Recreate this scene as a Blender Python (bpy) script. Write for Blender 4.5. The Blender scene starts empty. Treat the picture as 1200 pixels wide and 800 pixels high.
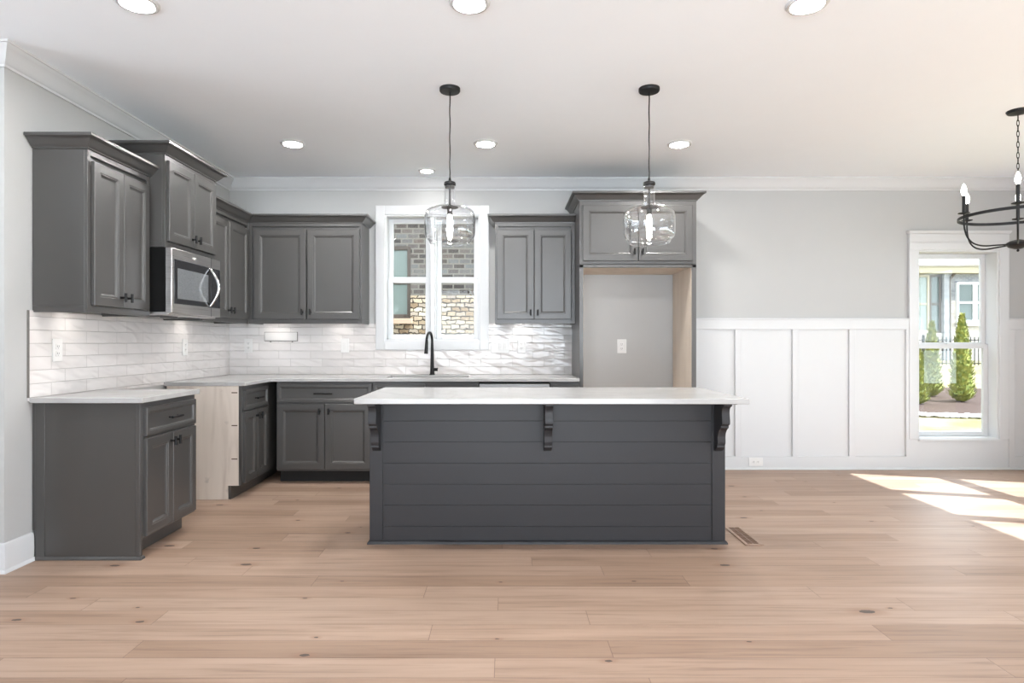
import bpy, math, random
from mathutils import Vector, Matrix
random.seed(7)
R = math.radians
S = bpy.context.scene
COL = S.collection

# ------------------------------------------------------------------ camera, sky, sun, exposure
cd = bpy.data.cameras.new('camera'); cam = bpy.data.objects.new('camera', cd); COL.objects.link(cam)
cam.location = (0, 0, 1.221); cam.rotation_euler = (R(90), 0, 0)
cd.sensor_width = 36; cd.lens = 36*726/1200; cd.shift_x = 8/1200; cd.shift_y = 1/1200
cd.clip_start = .05; cd.clip_end = 200
S.camera = cam

SKY = 4.6
SUN = 17.0
CAN = 430.0
S.view_settings.view_transform = 'Standard'; S.view_settings.look = 'None'
S.view_settings.exposure = 0.13; S.view_settings.gamma = 1; S.view_settings.use_curve_mapping = False
S.cycles.use_denoising = True
S.cycles.max_bounces = 12; S.cycles.diffuse_bounces = 8; S.cycles.transparent_max_bounces = 24
S.cycles.sample_clamp_indirect = 6; S.cycles.caustics_refractive = False; S.cycles.caustics_reflective = False

w = bpy.data.worlds.new('sky'); S.world = w; w.use_nodes = True
bg = w.node_tree.nodes['Background']; bg.inputs[1].default_value = SKY
_tc = w.node_tree.nodes.new('ShaderNodeTexCoord'); _sx = w.node_tree.nodes.new('ShaderNodeSeparateXYZ'); _cr = w.node_tree.nodes.new('ShaderNodeValToRGB'); _ma = w.node_tree.nodes.new('ShaderNodeMath')
_ma.operation = 'MULTIPLY_ADD'; _ma.inputs[1].default_value = .5; _ma.inputs[2].default_value = .5
for a_, b_ in ((_tc.outputs['Generated'], _sx.inputs[0]), (_sx.outputs[2], _ma.inputs[0]), (_ma.outputs[0], _cr.inputs[0]), (_cr.outputs[0], bg.inputs[0])): w.node_tree.links.new(a_, b_)
_e = _cr.color_ramp.elements                      # bright lower half added to light the ceiling, soft sky above
_e[0].position = .47; _e[0].color = (2.5, 2.75, 2.98, 1); _e[1].position = .53; _e[1].color = (.98, 1.06, 1.16, 1)

sd = bpy.data.lights.new('sun', 'SUN'); sd.energy = SUN; sd.angle = R(.6); sd.color = (.93, .98, 1.05)
sun = bpy.data.objects.new('sun', sd); COL.objects.link(sun)
sdir = Vector((.771, -.218, .771*1.06))            # towards the sun
sun.rotation_euler = sdir.to_track_quat('Z', 'Y').to_euler(); sun.location = (12, -3, 12)

# ------------------------------------------------------------------ materials
class NT:
    def __init__(s, name):
        s.m = bpy.data.materials.new(name); s.m.use_nodes = True; s.t = s.m.node_tree
        s.p = s.t.nodes['Principled BSDF']; s.out = s.t.nodes['Material Output']
    def n(s, typ, ins=None, **kw):
        x = s.t.nodes.new(typ)
        for k, v in kw.items(): setattr(x, k, v)
        for k, v in (ins or {}).items():
            if isinstance(v, bpy.types.NodeSocket): s.t.links.new(v, x.inputs[k])
            else: x.inputs[k].default_value = v
        return x
    def math(s, op, a, b=0.0, c=None):
        ins = {0: a, 1: b}
        if c is not None: ins[2] = c
        return s.n('ShaderNodeMath', ins, operation=op).outputs[0]
    def ramp(s, fac, stops):
        x = s.n('ShaderNodeValToRGB', {0: fac}); e = x.color_ramp.elements
        while len(e) < len(stops): e.new(.5)
        for i, (p, c) in enumerate(stops): e[i].position = p; e[i].color = (*c, 1) if len(c) == 3 else c
        return x.outputs[0]
    def mix(s, fac, a, b, mode='MIX'):
        x = s.n('ShaderNodeMix', data_type='RGBA', blend_type=mode)
        for i, v in ((0, fac), (6, a), (7, b)):
            if isinstance(v, bpy.types.NodeSocket): s.t.links.new(v, x.inputs[i])
            else: x.inputs[i].default_value = v if i == 0 else ((*v, 1) if len(v) == 3 else v)
        return x.outputs[2]
    def pos(s): return s.n('ShaderNodeNewGeometry').outputs['Position']
    def xyz(s):
        x = s.n('ShaderNodeSeparateXYZ', {0: s.pos()}); return x.outputs
    def comb(s, x, y, z=0.0): return s.n('ShaderNodeCombineXYZ', {0: x, 1: y, 2: z}).outputs[0]
    def set(s, **kw):
        for k, v in kw.items():
            k = {'color': 'Base Color', 'rough': 'Roughness', 'metal': 'Metallic', 'normal': 'Normal', 'spec': 'Specular IOR Level',
                 'coat': 'Coat Weight', 'coatr': 'Coat Roughness', 'emc': 'Emission Color', 'ems': 'Emission Strength'}[k]
            if isinstance(v, bpy.types.NodeSocket): s.t.links.new(v, s.p.inputs[k])
            else: s.p.inputs[k].default_value = (*v, 1) if isinstance(v, tuple) and len(v) == 3 else v
        return s.m
    def bump(s, h, strength=.2, dist=.002):
        return s.n('ShaderNodeBump', {'Height': h, 'Strength': strength, 'Distance': dist}).outputs[0]

def paint(name, c, rough=.5, spec=.5, var=.03, bump=0.0, scale=6):
    t = NT(name)
    nz = t.n('ShaderNodeTexNoise', {'Vector': t.pos(), 'Scale': scale, 'Detail': 3.0}).outputs[0]
    k = t.math('MULTIPLY_ADD', nz, 2*var, 1-var)
    col = t.mix(1.0, c, t.comb(k, k, k), 'MULTIPLY')
    t.set(color=col, rough=rough, spec=spec)
    if bump:
        nb = t.n('ShaderNodeTexNoise', {'Vector': t.pos(), 'Scale': 260.0, 'Detail': 2.0}).outputs[0]
        t.set(normal=t.bump(nb, bump, .001))
    return t.m

M = {}
M['wall'] = paint('greige wall paint', (.43, .43, .425), .75, .3, .015, .06)
M['ceiling'] = paint('white ceiling paint', (.865, .905, .95), .9, .2, .01, .05)
M['white'] = paint('white trim paint', (.575, .58, .587), .38, .45, .01)
M['vinyl'] = paint('white window vinyl', (.60, .61, .62), .35, .5, .01)
M['cab'] = paint('grey cabinet paint', (.054, .0515, .0495), .36, .5, .05)
for n_ in M['cab'].node_tree.nodes:
    if n_.type == 'BSDF_PRINCIPLED': n_.inputs['Coat Weight'].default_value = .35; n_.inputs['Coat Roughness'].default_value = .36; n_.inputs['Coat IOR'].default_value = 1.6
M['island'] = paint('charcoal island paint', (.030, .030, .033), .42, .35, .05)
M['toe'] = paint('dark toe kick paint', (.014, .0135, .013), .6, .3, .05)
M['black'] = paint('matte black metal', (.005, .005, .0055), .45, .3, .05)
M['body_black'] = paint('satin black sheet metal', (.004, .004, .004), .6, .15, .05)
M['plastic'] = paint('white plastic plate', (.68, .67, .655), .3, .5, .01)
M['slot'] = paint('dark outlet slot', (.05, .05, .05), .6, .3, .05)
M['grout_dark'] = paint('dark open joint', (.16, .15, .14), .8, .2, .05)
M['concrete'] = paint('pale concrete', (.5, .48, .45), .9, .2, .1)

def steel():
    t = NT('brushed stainless steel'); x, y, z = t.xyz()
    nz = t.n('ShaderNodeTexNoise', {'Vector': t.comb(t.math('MULTIPLY', x, 3.0), t.math('MULTIPLY', y, 3.0), t.math('MULTIPLY', z, 420.0)), 'Scale': 1.0, 'Detail': 2.0}).outputs[0]
    t.set(color=t.ramp(nz, [(.3, (.52, .50, .49)), (.7, (.64, .62, .61))]), metal=1.0, rough=t.math('MULTIPLY_ADD', nz, .12, .24)); return t.m
M['steel'] = steel()
def chrome():
    t = NT('polished steel'); nz = t.n('ShaderNodeTexNoise', {'Vector': t.pos(), 'Scale': 30.0}).outputs[0]
    t.set(color=(.78, .78, .78), metal=1.0, rough=t.math('MULTIPLY_ADD', nz, .04, .14)); return t.m
M['chrome'] = chrome()
def blackglass():
    t = NT('black oven glass'); nz = t.n('ShaderNodeTexNoise', {'Vector': t.pos(), 'Scale': 8.0}).outputs[0]
    t.set(color=(.012, .012, .014), rough=t.math('MULTIPLY_ADD', nz, .03, .05), spec=.6); return t.m
M['blackglass'] = blackglass()
def screen():
    t = NT('oven door screen'); x, y, z = t.xyz()
    v = t.n('ShaderNodeTexVoronoi', {'Vector': t.pos(), 'Scale': 260.0}).outputs[0]
    t.set(color=t.ramp(v, [(.2, (.08, .085, .09)), (.6, (.16, .17, .18))]), rough=.14, spec=.7); return t.m
M['screen'] = screen()

def quartz():
    t = NT('white quartz'); p = t.pos()
    n1 = t.n('ShaderNodeTexNoise', {'Vector': p, 'Scale': 1.3, 'Detail': 6.0, 'Distortion': 1.2}).outputs[0]
    vein = t.ramp(n1, [(.45, (.405, .40, .395)), (.495, (.37, .365, .36)), (.54, (.405, .40, .395))])
    n2 = t.n('ShaderNodeTexNoise', {'Vector': p, 'Scale': 60.0}).outputs[0]
    c = t.mix(t.math('MULTIPLY', n2, .12), vein, (.50, .50, .50))
    t.set(color=c, rough=.2, spec=.5); return t.m
M['quartz'] = quartz()

def floor_mat():
    t = NT('oak plank floor'); x, y, z = t.xyz()
    PW, PL = .141, 1.9
    row = t.math('FLOOR', t.math('DIVIDE', y, PW)); fy = t.math('FRACT', t.math('DIVIDE', y, PW))
    off = t.n('ShaderNodeTexWhiteNoise', {'W': row}, noise_dimensions='1D').outputs[0]
    u = t.math('ADD', t.math('DIVIDE', x, PL), t.math('MULTIPLY', off, 7.0))
    pid = t.math('FLOOR', u); fx = t.math('FRACT', u)
    r1 = t.n('ShaderNodeTexWhiteNoise', {'Vector': t.comb(row, pid, 0.0)}, noise_dimensions='3D')
    tone = r1.outputs[0]
    base = t.ramp(tone, [(0, (.278, .186, .134)), (.35, (.318, .218, .161)), (.7, (.348, .244, .184)), (1, (.378, .273, .21))])
    shift = t.math('MULTIPLY', tone, 37.0)
    g = t.n('ShaderNodeTexNoise', {'Vector': t.comb(t.math('ADD', t.math('MULTIPLY', x, 1.6), shift), t.math('MULTIPLY', y, 42.0), shift), 'Scale': 1.0, 'Detail': 6.0, 'Roughness': .6, 'Distortion': .6}).outputs[0]
    grain = t.ramp(g, [(.28, (.58, .53, .50)), (.48, (1, 1, 1)), (.72, (1.12, 1.12, 1.11))])
    c = t.mix(.75, base, grain, 'MULTIPLY')
    g2 = t.n('ShaderNodeTexNoise', {'Vector': t.comb(t.math('ADD', t.math('MULTIPLY', x, .7), shift), t.math('MULTIPLY', y, 7.0), shift), 'Scale': 1.0, 'Detail': 3.0, 'Distortion': 1.4}).outputs[0]
    c = t.mix(.55, c, t.ramp(g2, [(.3, (.78, .74, .71)), (.6, (1.06, 1.05, 1.04))]), 'MULTIPLY')
    # knots: sparse dark ellipses with a halo of bent grain
    vk = t.n('ShaderNodeTexVoronoi', {'Vector': t.comb(t.math('MULTIPLY', x, 1.5), t.math('MULTIPLY', y, 3.2), 0.0), 'Scale': 1.0, 'Randomness': 1.0}, feature='F1', voronoi_dimensions='2D')
    rr = t.n('ShaderNodeSeparateColor', {0: vk.outputs['Color']}).outputs
    lim = t.math('MULTIPLY', t.math('GREATER_THAN', rr[0], .45), t.math('MULTIPLY_ADD', t.math('POWER', rr[1], 3.0), .04, .015))
    ns = t.n('ShaderNodeTexNoise', {'Vector': t.pos(), 'Scale': 55.0}).outputs[0]
    dist = t.math('ADD', vk.outputs['Distance'], t.math('MULTIPLY_ADD', ns, .03, -.015))
    kn = t.math('LESS_THAN', dist, lim)
    halo = t.n('ShaderNodeMapRange', {0: dist, 1: lim, 2: t.math('MULTIPLY', lim, 3.2), 3: .55, 4: 0.0}).outputs[0]
    halo = t.math('MULTIPLY', halo, t.math('GREATER_THAN', lim, .001))
    c = t.mix(halo, c, (.24, .13, .085)); c = t.mix(t.math('MULTIPLY', kn, .9), c, (.045, .032, .028))
    ey = t.math('MINIMUM', fy, t.math('SUBTRACT', 1.0, fy)); ex = t.math('MULTIPLY', t.math('MINIMUM', fx, t.math('SUBTRACT', 1.0, fx)), PL/PW)
    e = t.math('MINIMUM', ey, ex)
    gap = t.math('LESS_THAN', e, .011)
    c = t.mix(t.math('MULTIPLY', gap, .55), c, (.10, .06, .045))
    hgt = t.math('MINIMUM', t.math('MULTIPLY', e, 22.0), 1.0)
    t.set(color=c, rough=t.math('MULTIPLY_ADD', g, .12, .40), spec=.4, normal=t.bump(t.math('ADD', hgt, t.math('MULTIPLY', g, .25)), .35, .0012)); return t.m
M['floor'] = floor_mat()

def tile(name, axis):
    t = NT(name); x, y, z = t.xyz(); h = x if axis == 'x' else y
    zz = t.math('SUBTRACT', z, .912)
    br = t.n('ShaderNodeTexBrick', {'Vector': t.comb(t.math('ADD', h, 6.03), zz, 0.0), 'Color1': (.62, .59, .575, 1), 'Color2': (.69, .66, .645, 1), 'Mortar': (.45, .425, .41, 1),
             'Scale': 1.0, 'Mortar Size': .002, 'Mortar Smooth': .3, 'Bias': 0.0, 'Brick Width': .305, 'Row Height': .0757}, offset=.37, offset_frequency=2)
    rowi = t.math('FLOOR', t.math('DIVIDE', zz, .0757))
    nz = t.n('ShaderNodeTexNoise', {'Vector': t.comb(t.math('ADD', t.math('MULTIPLY', h, 8.0), t.math('ADD', t.math('MULTIPLY', z, 9.0), t.math('MULTIPLY', rowi, 3.7))), t.math('MULTIPLY', z, 15.0), rowi), 'Scale': 1.0, 'Detail': 0.0, 'Distortion': .6}).outputs[0]
    hgt = t.math('SUBTRACT', t.math('MULTIPLY', nz, 1.0), t.math('MULTIPLY', br.outputs['Fac'], .35))
    t.set(color=br.outputs['Color'], rough=t.math('MULTIPLY_ADD', br.outputs['Fac'], .5, .10), spec=.6, normal=t.bump(hgt, .8, .013)); return t.m
M['tile_x'] = tile('white wavy tile long wall', 'x'); M['tile_y'] = tile('white wavy tile short wall', 'y')
M['loose_tile'] = paint('white glazed tile', (.64, .62, .605), .12, .6, .02)

def rawwood():
    t = NT('unfinished plywood'); x, y, z = t.xyz()
    g = t.n('ShaderNodeTexNoise', {'Vector': t.comb(t.math('MULTIPLY', x, 14.0), t.math('MULTIPLY', y, 14.0), t.math('MULTIPLY', z, 1.6)), 'Scale': 1.0, 'Detail': 4.0, 'Distortion': .5}).outputs[0]
    c = t.ramp(g, [(.3, (.50, .43, .37)), (.55, (.62, .55, .485)), (.8, (.66, .59, .52))])
    s = t.n('ShaderNodeTexNoise', {'Vector': t.pos(), 'Scale': 9.0, 'Detail': 3.0}).outputs[0]
    c = t.mix(t.ramp(s, [(.66, (0, 0, 0)), (.74, (.5, .5, .5))]), c, (.36, .32, .29))
    t.set(color=c, rough=.65, spec=.3); return t.m
M['raw'] = rawwood()
def tanwood():
    t = NT('raw maple side'); x, y, z = t.xyz()
    g = t.n('ShaderNodeTexNoise', {'Vector': t.comb(t.math('MULTIPLY', x, 10.0), t.math('MULTIPLY', y, 10.0), t.math('MULTIPLY', z, 1.2)), 'Scale': 1.0, 'Detail': 3.0}).outputs[0]
    t.set(color=t.ramp(g, [(.3, (.58, .50, .42)), (.7, (.66, .58, .50))]), rough=.6, spec=.3); return t.m
M['tan'] = tanwood()

def pane(name, tint, fac):
    t = NT(name); t.t.nodes.remove(t.p)
    tr = t.n('ShaderNodeBsdfTransparent', {0: (*tint, 1)}); gl = t.n('ShaderNodeBsdfGlossy', {'Color': (1, 1, 1, 1), 'Roughness': .01})
    fc = t.n('ShaderNodeLayerWeight', {'Blend': .5}).outputs['Facing']
    fr = t.math('MULTIPLY_ADD', t.math('POWER', fc, 5.0), .95, .04)
    nz = t.n('ShaderNodeTexNoise', {'Vector': t.pos(), 'Scale': 3.0}).outputs[0]
    f = t.math('MULTIPLY', fr, t.math('MULTIPLY_ADD', nz, .1*fac, fac))
    mx = t.n('ShaderNodeMixShader', {0: f, 1: tr.outputs[0], 2: gl.outputs[0]})
    t.t.links.new(mx.outputs[0], t.out.inputs[0]); return t.m
M['pane'] = pane('window glass', (.96, .98, .97), .4)
M['shade_glass'] = pane('clear pendant glass', (.965, .97, .975), 1.6)

def emit(name, c, s):
    t = NT(name); nz = t.n('ShaderNodeTexNoise', {'Vector': t.pos(), 'Scale': 20.0}).outputs[0]
    t.set(color=(.9, .9, .9), emc=c, ems=t.math('MULTIPLY_ADD', nz, s*.02, s)); return t.m
M['led'] = emit('recessed led lens', (1, .985, .955), CAN)
M['bulb'] = emit('warm glowing bulb', (1, .92, .80), 50.0)
M['candle'] = emit('white glowing candle bulb', (1, .93, .84), 16.0)

# outdoors
def brick(name, c1, c2, mortar, bw=.215, rh=.0745, ms=.009, axis='x', warp=0.0):
    t = NT(name); x, y, z = t.xyz()
    v = t.comb(x if axis == 'x' else y, z, 0.0)
    if warp:
        wn = t.n('ShaderNodeTexNoise', {'Vector': t.pos(), 'Scale': 13.0, 'Detail': 2.0}).outputs[1]
        v = t.n('ShaderNodeVectorMath', {0: v, 1: t.n('ShaderNodeVectorMath', {0: wn, 1: (warp, warp, 0)}, operation='MULTIPLY').outputs[0]}, operation='ADD').outputs[0]
    b = t.n('ShaderNodeTexBrick', {'Vector': v, 'Color1': (0, 0, 0, 1), 'Color2': (1, 1, 1, 1), 'Mortar': (.5, .5, .5, 1), 'Scale': 1.0, 'Mortar Size': ms, 'Mortar Smooth': .2, 'Bias': 0.0, 'Brick Width': bw, 'Row Height': rh})
    c = t.ramp(b.outputs['Color'], [(0, c1), (.35, tuple((a+d)/2 for a, d in zip(c1, c2))), (.6, tuple(.75*a+.1 for a in c1)), (1, c2)])
    nz = t.n('ShaderNodeTexNoise', {'Vector': t.pos(), 'Scale': 14.0, 'Detail': 4.0}).outputs[0]
    c = t.mix(.5, c, t.ramp(nz, [(.3, (.7, .7, .7)), (.7, (1.2, 1.2, 1.2))]), 'MULTIPLY')
    c = t.mix(b.outputs['Fac'], c, mortar)
    t.set(color=c, rough=.9, spec=.2, normal=t.bump(t.math('SUBTRACT', 1.0, b.outputs['Fac']), .4, .01)); return t.m
M['brick'] = brick('weathered grey brown brick', (.045, .039, .037), (.115, .09, .077), (.165, .15, .13), .16, .0700, ms=.011)
M['brick_shade'] = brick('grey brick with blue shade', (.12, .13, .15), (.24, .24, .25), (.27, .27, .27))  # bluish eave shade is mixed into the brick colour
M['stone'] = brick('cream ledger stone', (.17, .115, .07), (.52, .44, .32), (.03, .022, .016), .13, .060, .008, warp=.07)  # dark joints also carry the shadows between the stones
M['stone_lit'] = brick('stone with sunlit white', (.36, .33, .30), (.50, .47, .44), (.38, .36, .34), .3, .14, .006)  # whiteness of direct sun is mixed into the stone colour
M['roof'] = brick('tan roof shingles', (.19, .17, .145), (.27, .245, .205), (.15, .13, .11), .3, .14, .006)
M['soffit'] = paint('beige soffit', (.30, .27, .20), .8, .3, .05)
M['brown_frame'] = paint('brown window frame', (.06, .045, .035), .5, .4, .05)
M['sill'] = paint('peach sill stone', (.32, .23, .165), .8, .3, .1, scale=20)
M['dark_glass'] = paint('dim green window glass', (.05, .07, .065), .12, .6, .15, scale=2)
M['blind'] = paint('pale window shade', (.15, .18, .165), .25, .5, .06, scale=2)
def leaf():
    t = NT('arborvitae foliage'); n1 = t.n('ShaderNodeTexNoise', {'Vector': t.pos(), 'Scale': 12.0, 'Detail': 3.0}).outputs[0]
    t.set(color=t.ramp(n1, [(.3, (.07, .10, .02)), (.55, (.20, .21, .045)), (.8, (.34, .31, .085))]), rough=.7, spec=.2); return t.m
M['leaf'] = leaf()
def lawn():
    t = NT('lawn grass'); n1 = t.n('ShaderNodeTexNoise', {'Vector': t.pos(), 'Scale': 1.2, 'Detail': 5.0}).outputs[0]
    n2 = t.n('ShaderNodeTexNoise', {'Vector': t.pos(), 'Scale': 40.0, 'Detail': 3.0}).outputs[0]
    c = t.ramp(n1, [(.35, (.15, .14, .06)), (.6, (.25, .21, .12)), (.8, (.29, .245, .165))])
    t.set(color=t.mix(.5, c, t.ramp(n2, [(.3, (.7, .7, .7)), (.7, (1.25, 1.25, 1.25))]), 'MULTIPLY'), rough=.95, spec=.1, normal=t.bump(n2, .6, .03)); return t.m
M['lawn'] = lawn()
M['mulch'] = paint('brown mulch', (.055, .036, .03), .95, .1, .45, scale=25)
M['pebble'] = paint('white pebbles', (.5, .49, .47), .8, .3, .1, scale=30)
M['register'] = paint('brown register slats', (.17, .10, .065), .5, .4, .1)
M['bark'] = paint('brown bark', (.10, .07, .05), .9, .2, .2, scale=20)

# ------------------------------------------------------------------ mesh helpers
class MB:
    def __init__(s): s.v = []; s.f = []; s.mi = []; s.m = 0
    def add(s, vs, fs):
        b = len(s.v); s.v += [tuple(p) for p in vs]
        for f in fs: s.f.append(tuple(i+b for i in f)); s.mi.append(s.m)
        return s
    def box(s, x0, x1, y0, y1, z0, z1):
        if x0 > x1: x0, x1 = x1, x0
        if y0 > y1: y0, y1 = y1, y0
        if z0 > z1: z0, z1 = z1, z0
        return s.add([(x0,y0,z0),(x1,y0,z0),(x1,y1,z0),(x0,y1,z0),(x0,y0,z1),(x1,y0,z1),(x1,y1,z1),(x0,y1,z1)],
                     [(0,3,2,1),(4,5,6,7),(0,1,5,4),(1,2,6,5),(2,3,7,6),(3,0,4,7)])
    def prism(s, pts, a0, a1, axis='x'):
        """polygon pts extruded along axis; pts are (y,z) for x, (x,z) for y, (x,y) for z"""
        n = len(pts)
        def P(p, a): return {'x': (a, p[0], p[1]), 'y': (p[0], a, p[1]), 'z': (p[0], p[1], a)}[axis]
        ar = sum(pts[i][0]*pts[(i+1) % n][1]-pts[(i+1) % n][0]*pts[i][1] for i in range(n))
        if (ar < 0) != (axis == 'y'): pts = pts[::-1]
        vs = [P(p, a0) for p in pts]+[P(p, a1) for p in pts]
        fs = [(i, (i+1) % n, n+(i+1) % n, n+i) for i in range(n)]
        fs += [tuple(range(n))[::-1], tuple(range(n, 2*n))]
        return s.add(vs, fs)
    def lathe(s, prof, n=32, c=(0,0,0), close=False):
        """profile (r,z) list, top-down or bottom-up, around vertical axis at c"""
        k = len(prof); vs = []
        for r, z in prof:
            for i in range(n):
                a = 2*math.pi*i/n; vs.append((c[0]+r*math.cos(a), c[1]+r*math.sin(a), c[2]+z))
        fs = []
        for j in range(k-1 if not close else k):
            j2 = (j+1) % k
            for i in range(n):
                i2 = (i+1) % n; fs.append((j*n+i, j*n+i2, j2*n+i2, j2*n+i))
        if not close:
            if prof[0][0] > 1e-6: fs.append(tuple(range(n))[::-1])
            if prof[-1][0] > 1e-6: fs.append(tuple(range((k-1)*n, k*n)))
        return s.add(vs, fs)
    def tube(s, pts, r, n=12, cap=True, closed=False, flat=None):
        """round tube through pts; r a number or per-point list; flat=(a,b) scales section"""
        pts = [Vector(p) for p in pts]; k = len(pts); rs = r if isinstance(r, (list, tuple)) else [r]*k
        up = Vector((0, 0, 1)); vs = []; prev = None
        for i, p in enumerate(pts):
            if closed: d = pts[(i+1) % k]-pts[i-1]
            else: d = pts[min(i+1, k-1)]-pts[max(i-1, 0)]
            d.normalize()
            if prev is None:
                a = up if abs(d.z) < .95 else Vector((1, 0, 0))
                u = (a-d*a.dot(d)).normalized()
            else:
                u = (prev-d*prev.dot(d)).normalized()
            prev = u; v = d.cross(u)
            for j in range(n):
                t = 2*math.pi*j/n; vs.append(p+(u*math.cos(t)*(flat[0] if flat else 1)+v*math.sin(t)*(flat[1] if flat else 1))*rs[i])
        fs = []
        for i in range(k if closed else k-1):
            i2 = (i+1) % k
            for j in range(n): fs.append((i*n+j, i*n+(j+1) % n, i2*n+(j+1) % n, i2*n+j))
        if cap and not closed: fs += [tuple(range(n))[::-1], tuple(range((k-1)*n, k*n))]
        return s.add(vs, fs)
    def sweep(s, path, prof, z=0.0, before=None, after=None):
        """closed profile (out,z) along open xy path; out is to the right of travel, mitred"""
        P = [Vector((p[0], p[1])) for p in path]; k = len(P); n = len(prof); vs = []
        for i in range(k):
            ns = []
            pv = P[i-1] if i > 0 else (Vector(before) if before else None); nx = P[i+1] if i < k-1 else (Vector(after) if after else None)
            for a_, b_ in ((pv, P[i]), (P[i], nx)):
                if a_ is not None and b_ is not None: d = (b_-a_).normalized(); ns.append(Vector((d.y, -d.x)))
            m = ns[0] if len(ns) == 1 else (ns[0]+ns[1])/(1+ns[0].dot(ns[1]))
            for o, zz in prof: q = P[i]+m*o; vs.append((q.x, q.y, zz+z))
        fs = []
        for i in range(k-1):
            for j in range(n): fs.append((i*n+j, i*n+(j+1) % n, (i+1)*n+(j+1) % n, (i+1)*n+j))
        fs += [tuple(range(n))[::-1], tuple(range((k-1)*n, k*n))]
        return s.add(vs, fs)
    def rings(s, x0, x1, z0, z1, prof, y=0.0):
        """raised rectangular front facing -y; prof = (inset, out) loops from the back edge to the centre"""
        vs = []
        for i, o in prof: vs += [(x0+i, y-o, z0+i), (x1-i, y-o, z0+i), (x1-i, y-o, z1-i), (x0+i, y-o, z1-i)]
        fs = [(3, 2, 1, 0)]
        for k in range(len(prof)-1):
            for j in range(4): fs.append((4*k+j, 4*k+(j+1) % 4, 4*k+4+(j+1) % 4, 4*k+4+j))
        b = 4*(len(prof)-1); fs.append((b, b+1, b+2, b+3))
        return s.add(vs, fs)
    def blob(s, c, r, sub=2, sq=(1, 1, 1), jit=0.0):
        n, m = 8, 6; vs = [(c[0], c[1], c[2]-r*sq[2])]
        for j in range(1, m):
            for i in range(n):
                a = 2*math.pi*i/n; b = math.pi*j/m-math.pi/2; q = r*(1+random.uniform(-jit, jit))
                vs.append((c[0]+q*sq[0]*math.cos(b)*math.cos(a), c[1]+q*sq[1]*math.cos(b)*math.sin(a), c[2]+q*sq[2]*math.sin(b)))
        vs.append((c[0], c[1], c[2]+r*sq[2])); L = len(vs)-1; fs = []
        for i in range(n): fs.append((0, 1+(i+1) % n, 1+i)); fs.append((L, L-n+i, L-n+(i+1) % n))
        for j in range(m-2):
            for i in range(n): a = 1+j*n+i; b = 1+j*n+(i+1) % n; fs.append((a, b, b+n, a+n))
        return s.add(vs, fs)
    def build(s, name, mat, parent=None, bevel=0.0, seg=2, smooth=True, loc=None):
        me = bpy.data.meshes.new(name); vs = s.v
        if loc is not None: vs = [(a-loc[0], b-loc[1], c-loc[2]) for a, b, c in vs]
        me.from_pydata(vs, [], s.f)
        mats = mat if isinstance(mat, (list, tuple)) else [mat]
        for m in mats: me.materials.append(M[m] if isinstance(m, str) else m)
        me.polygons.foreach_set('material_index', s.mi)
        if smooth:
            me.polygons.foreach_set('use_smooth', [True]*len(me.polygons)); me.set_sharp_from_angle(angle=R(35))
        me.update()
        o = bpy.data.objects.new(name, me); COL.objects.link(o)
        if loc is not None: o.location = loc
        if parent is not None: o.parent = parent
        if bevel:
            b = o.modifiers.new('bevel', 'BEVEL'); b.width = bevel; b.segments = seg; b.limit_method = 'ANGLE'; b.angle_limit = R(50)
        return o

def tag(o, label=None, cat=None, group=None, kind=None):
    if label: o['label'] = label
    if cat: o['category'] = cat
    if group: o['group'] = group
    if kind: o['kind'] = kind
    return o
def thing(name, label, cat, loc=(0, 0, 0), rz=0.0, group=None, kind=None):
    o = bpy.data.objects.new(name, None); COL.objects.link(o); o.empty_display_size = .1
    o.location = loc; o.rotation_euler = (0, 0, R(rz)); return tag(o, label, cat, group, kind)
def copy_tree(o, parent=None):
    c = o.copy(); COL.objects.link(c)
    if parent is not None: c.parent = parent
    for ch in [k for k in bpy.data.objects if k.parent == o]: copy_tree(ch, c)
    return c

# ------------------------------------------------------------------ room dimensions (metres; camera at the origin looking along +y)
YB, XL, XR, CZ = 5.97, -2.66, 5.02, 2.79
YC = 3.29            # where the kitchen's left wall turns away
CT = .912            # worktop top
YR = -2.6            # unseen wall behind the camera, with an opening added for daylight
XW = -6.5

# ------------------------------------------------------------------ room shell
def struct(name, label, cat='room'): return label
f = MB().box(XW, XR+.16, YR, YB+.16, -.12, 0).build('floor', 'floor', smooth=False); tag(f, 'pale oak plank floor running across the whole room', 'floor', kind='structure')
c = MB().box(XW, XR+.16, YR, YB+.16, CZ, CZ+.15).build('ceiling', 'ceiling', smooth=False); tag(c, 'smooth white ceiling over the kitchen and dining area', 'ceiling', kind='structure')

KW = (-1.157, -.244, 1.237, 2.447)      # kitchen window opening x0,x1,z0,z1
DW = (3.967, 4.745, .292, 2.105)        # dining window opening
b = MB()
for x0, x1, z0, z1 in ((XL-.16, KW[0], 0, CZ), (KW[1], DW[0], 0, CZ), (DW[1], XR+.16, 0, CZ), (KW[0], KW[1], 0, KW[2]), (KW[0], KW[1], KW[3], CZ), (DW[0], DW[1], 0, DW[2]), (DW[0], DW[1], DW[3], CZ)):
    b.box(x0, x1, YB, YB+.16, z0, z1)
tag(b.build('wall_back', 'wall', smooth=False), 'greige rear wall with two windows behind the kitchen and dining area', 'wall', kind='structure')
b = MB().prism([(XW, YC), (XL, YC), (XL, YB+.0), (XL-.16, YB), (XL-.16, YC+.16), (XW, YC+.16)], 0, CZ, 'z')
tag(b.build('wall_left', 'wall', smooth=False), 'greige kitchen side wall with an outside corner', 'wall', kind='structure')

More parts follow.
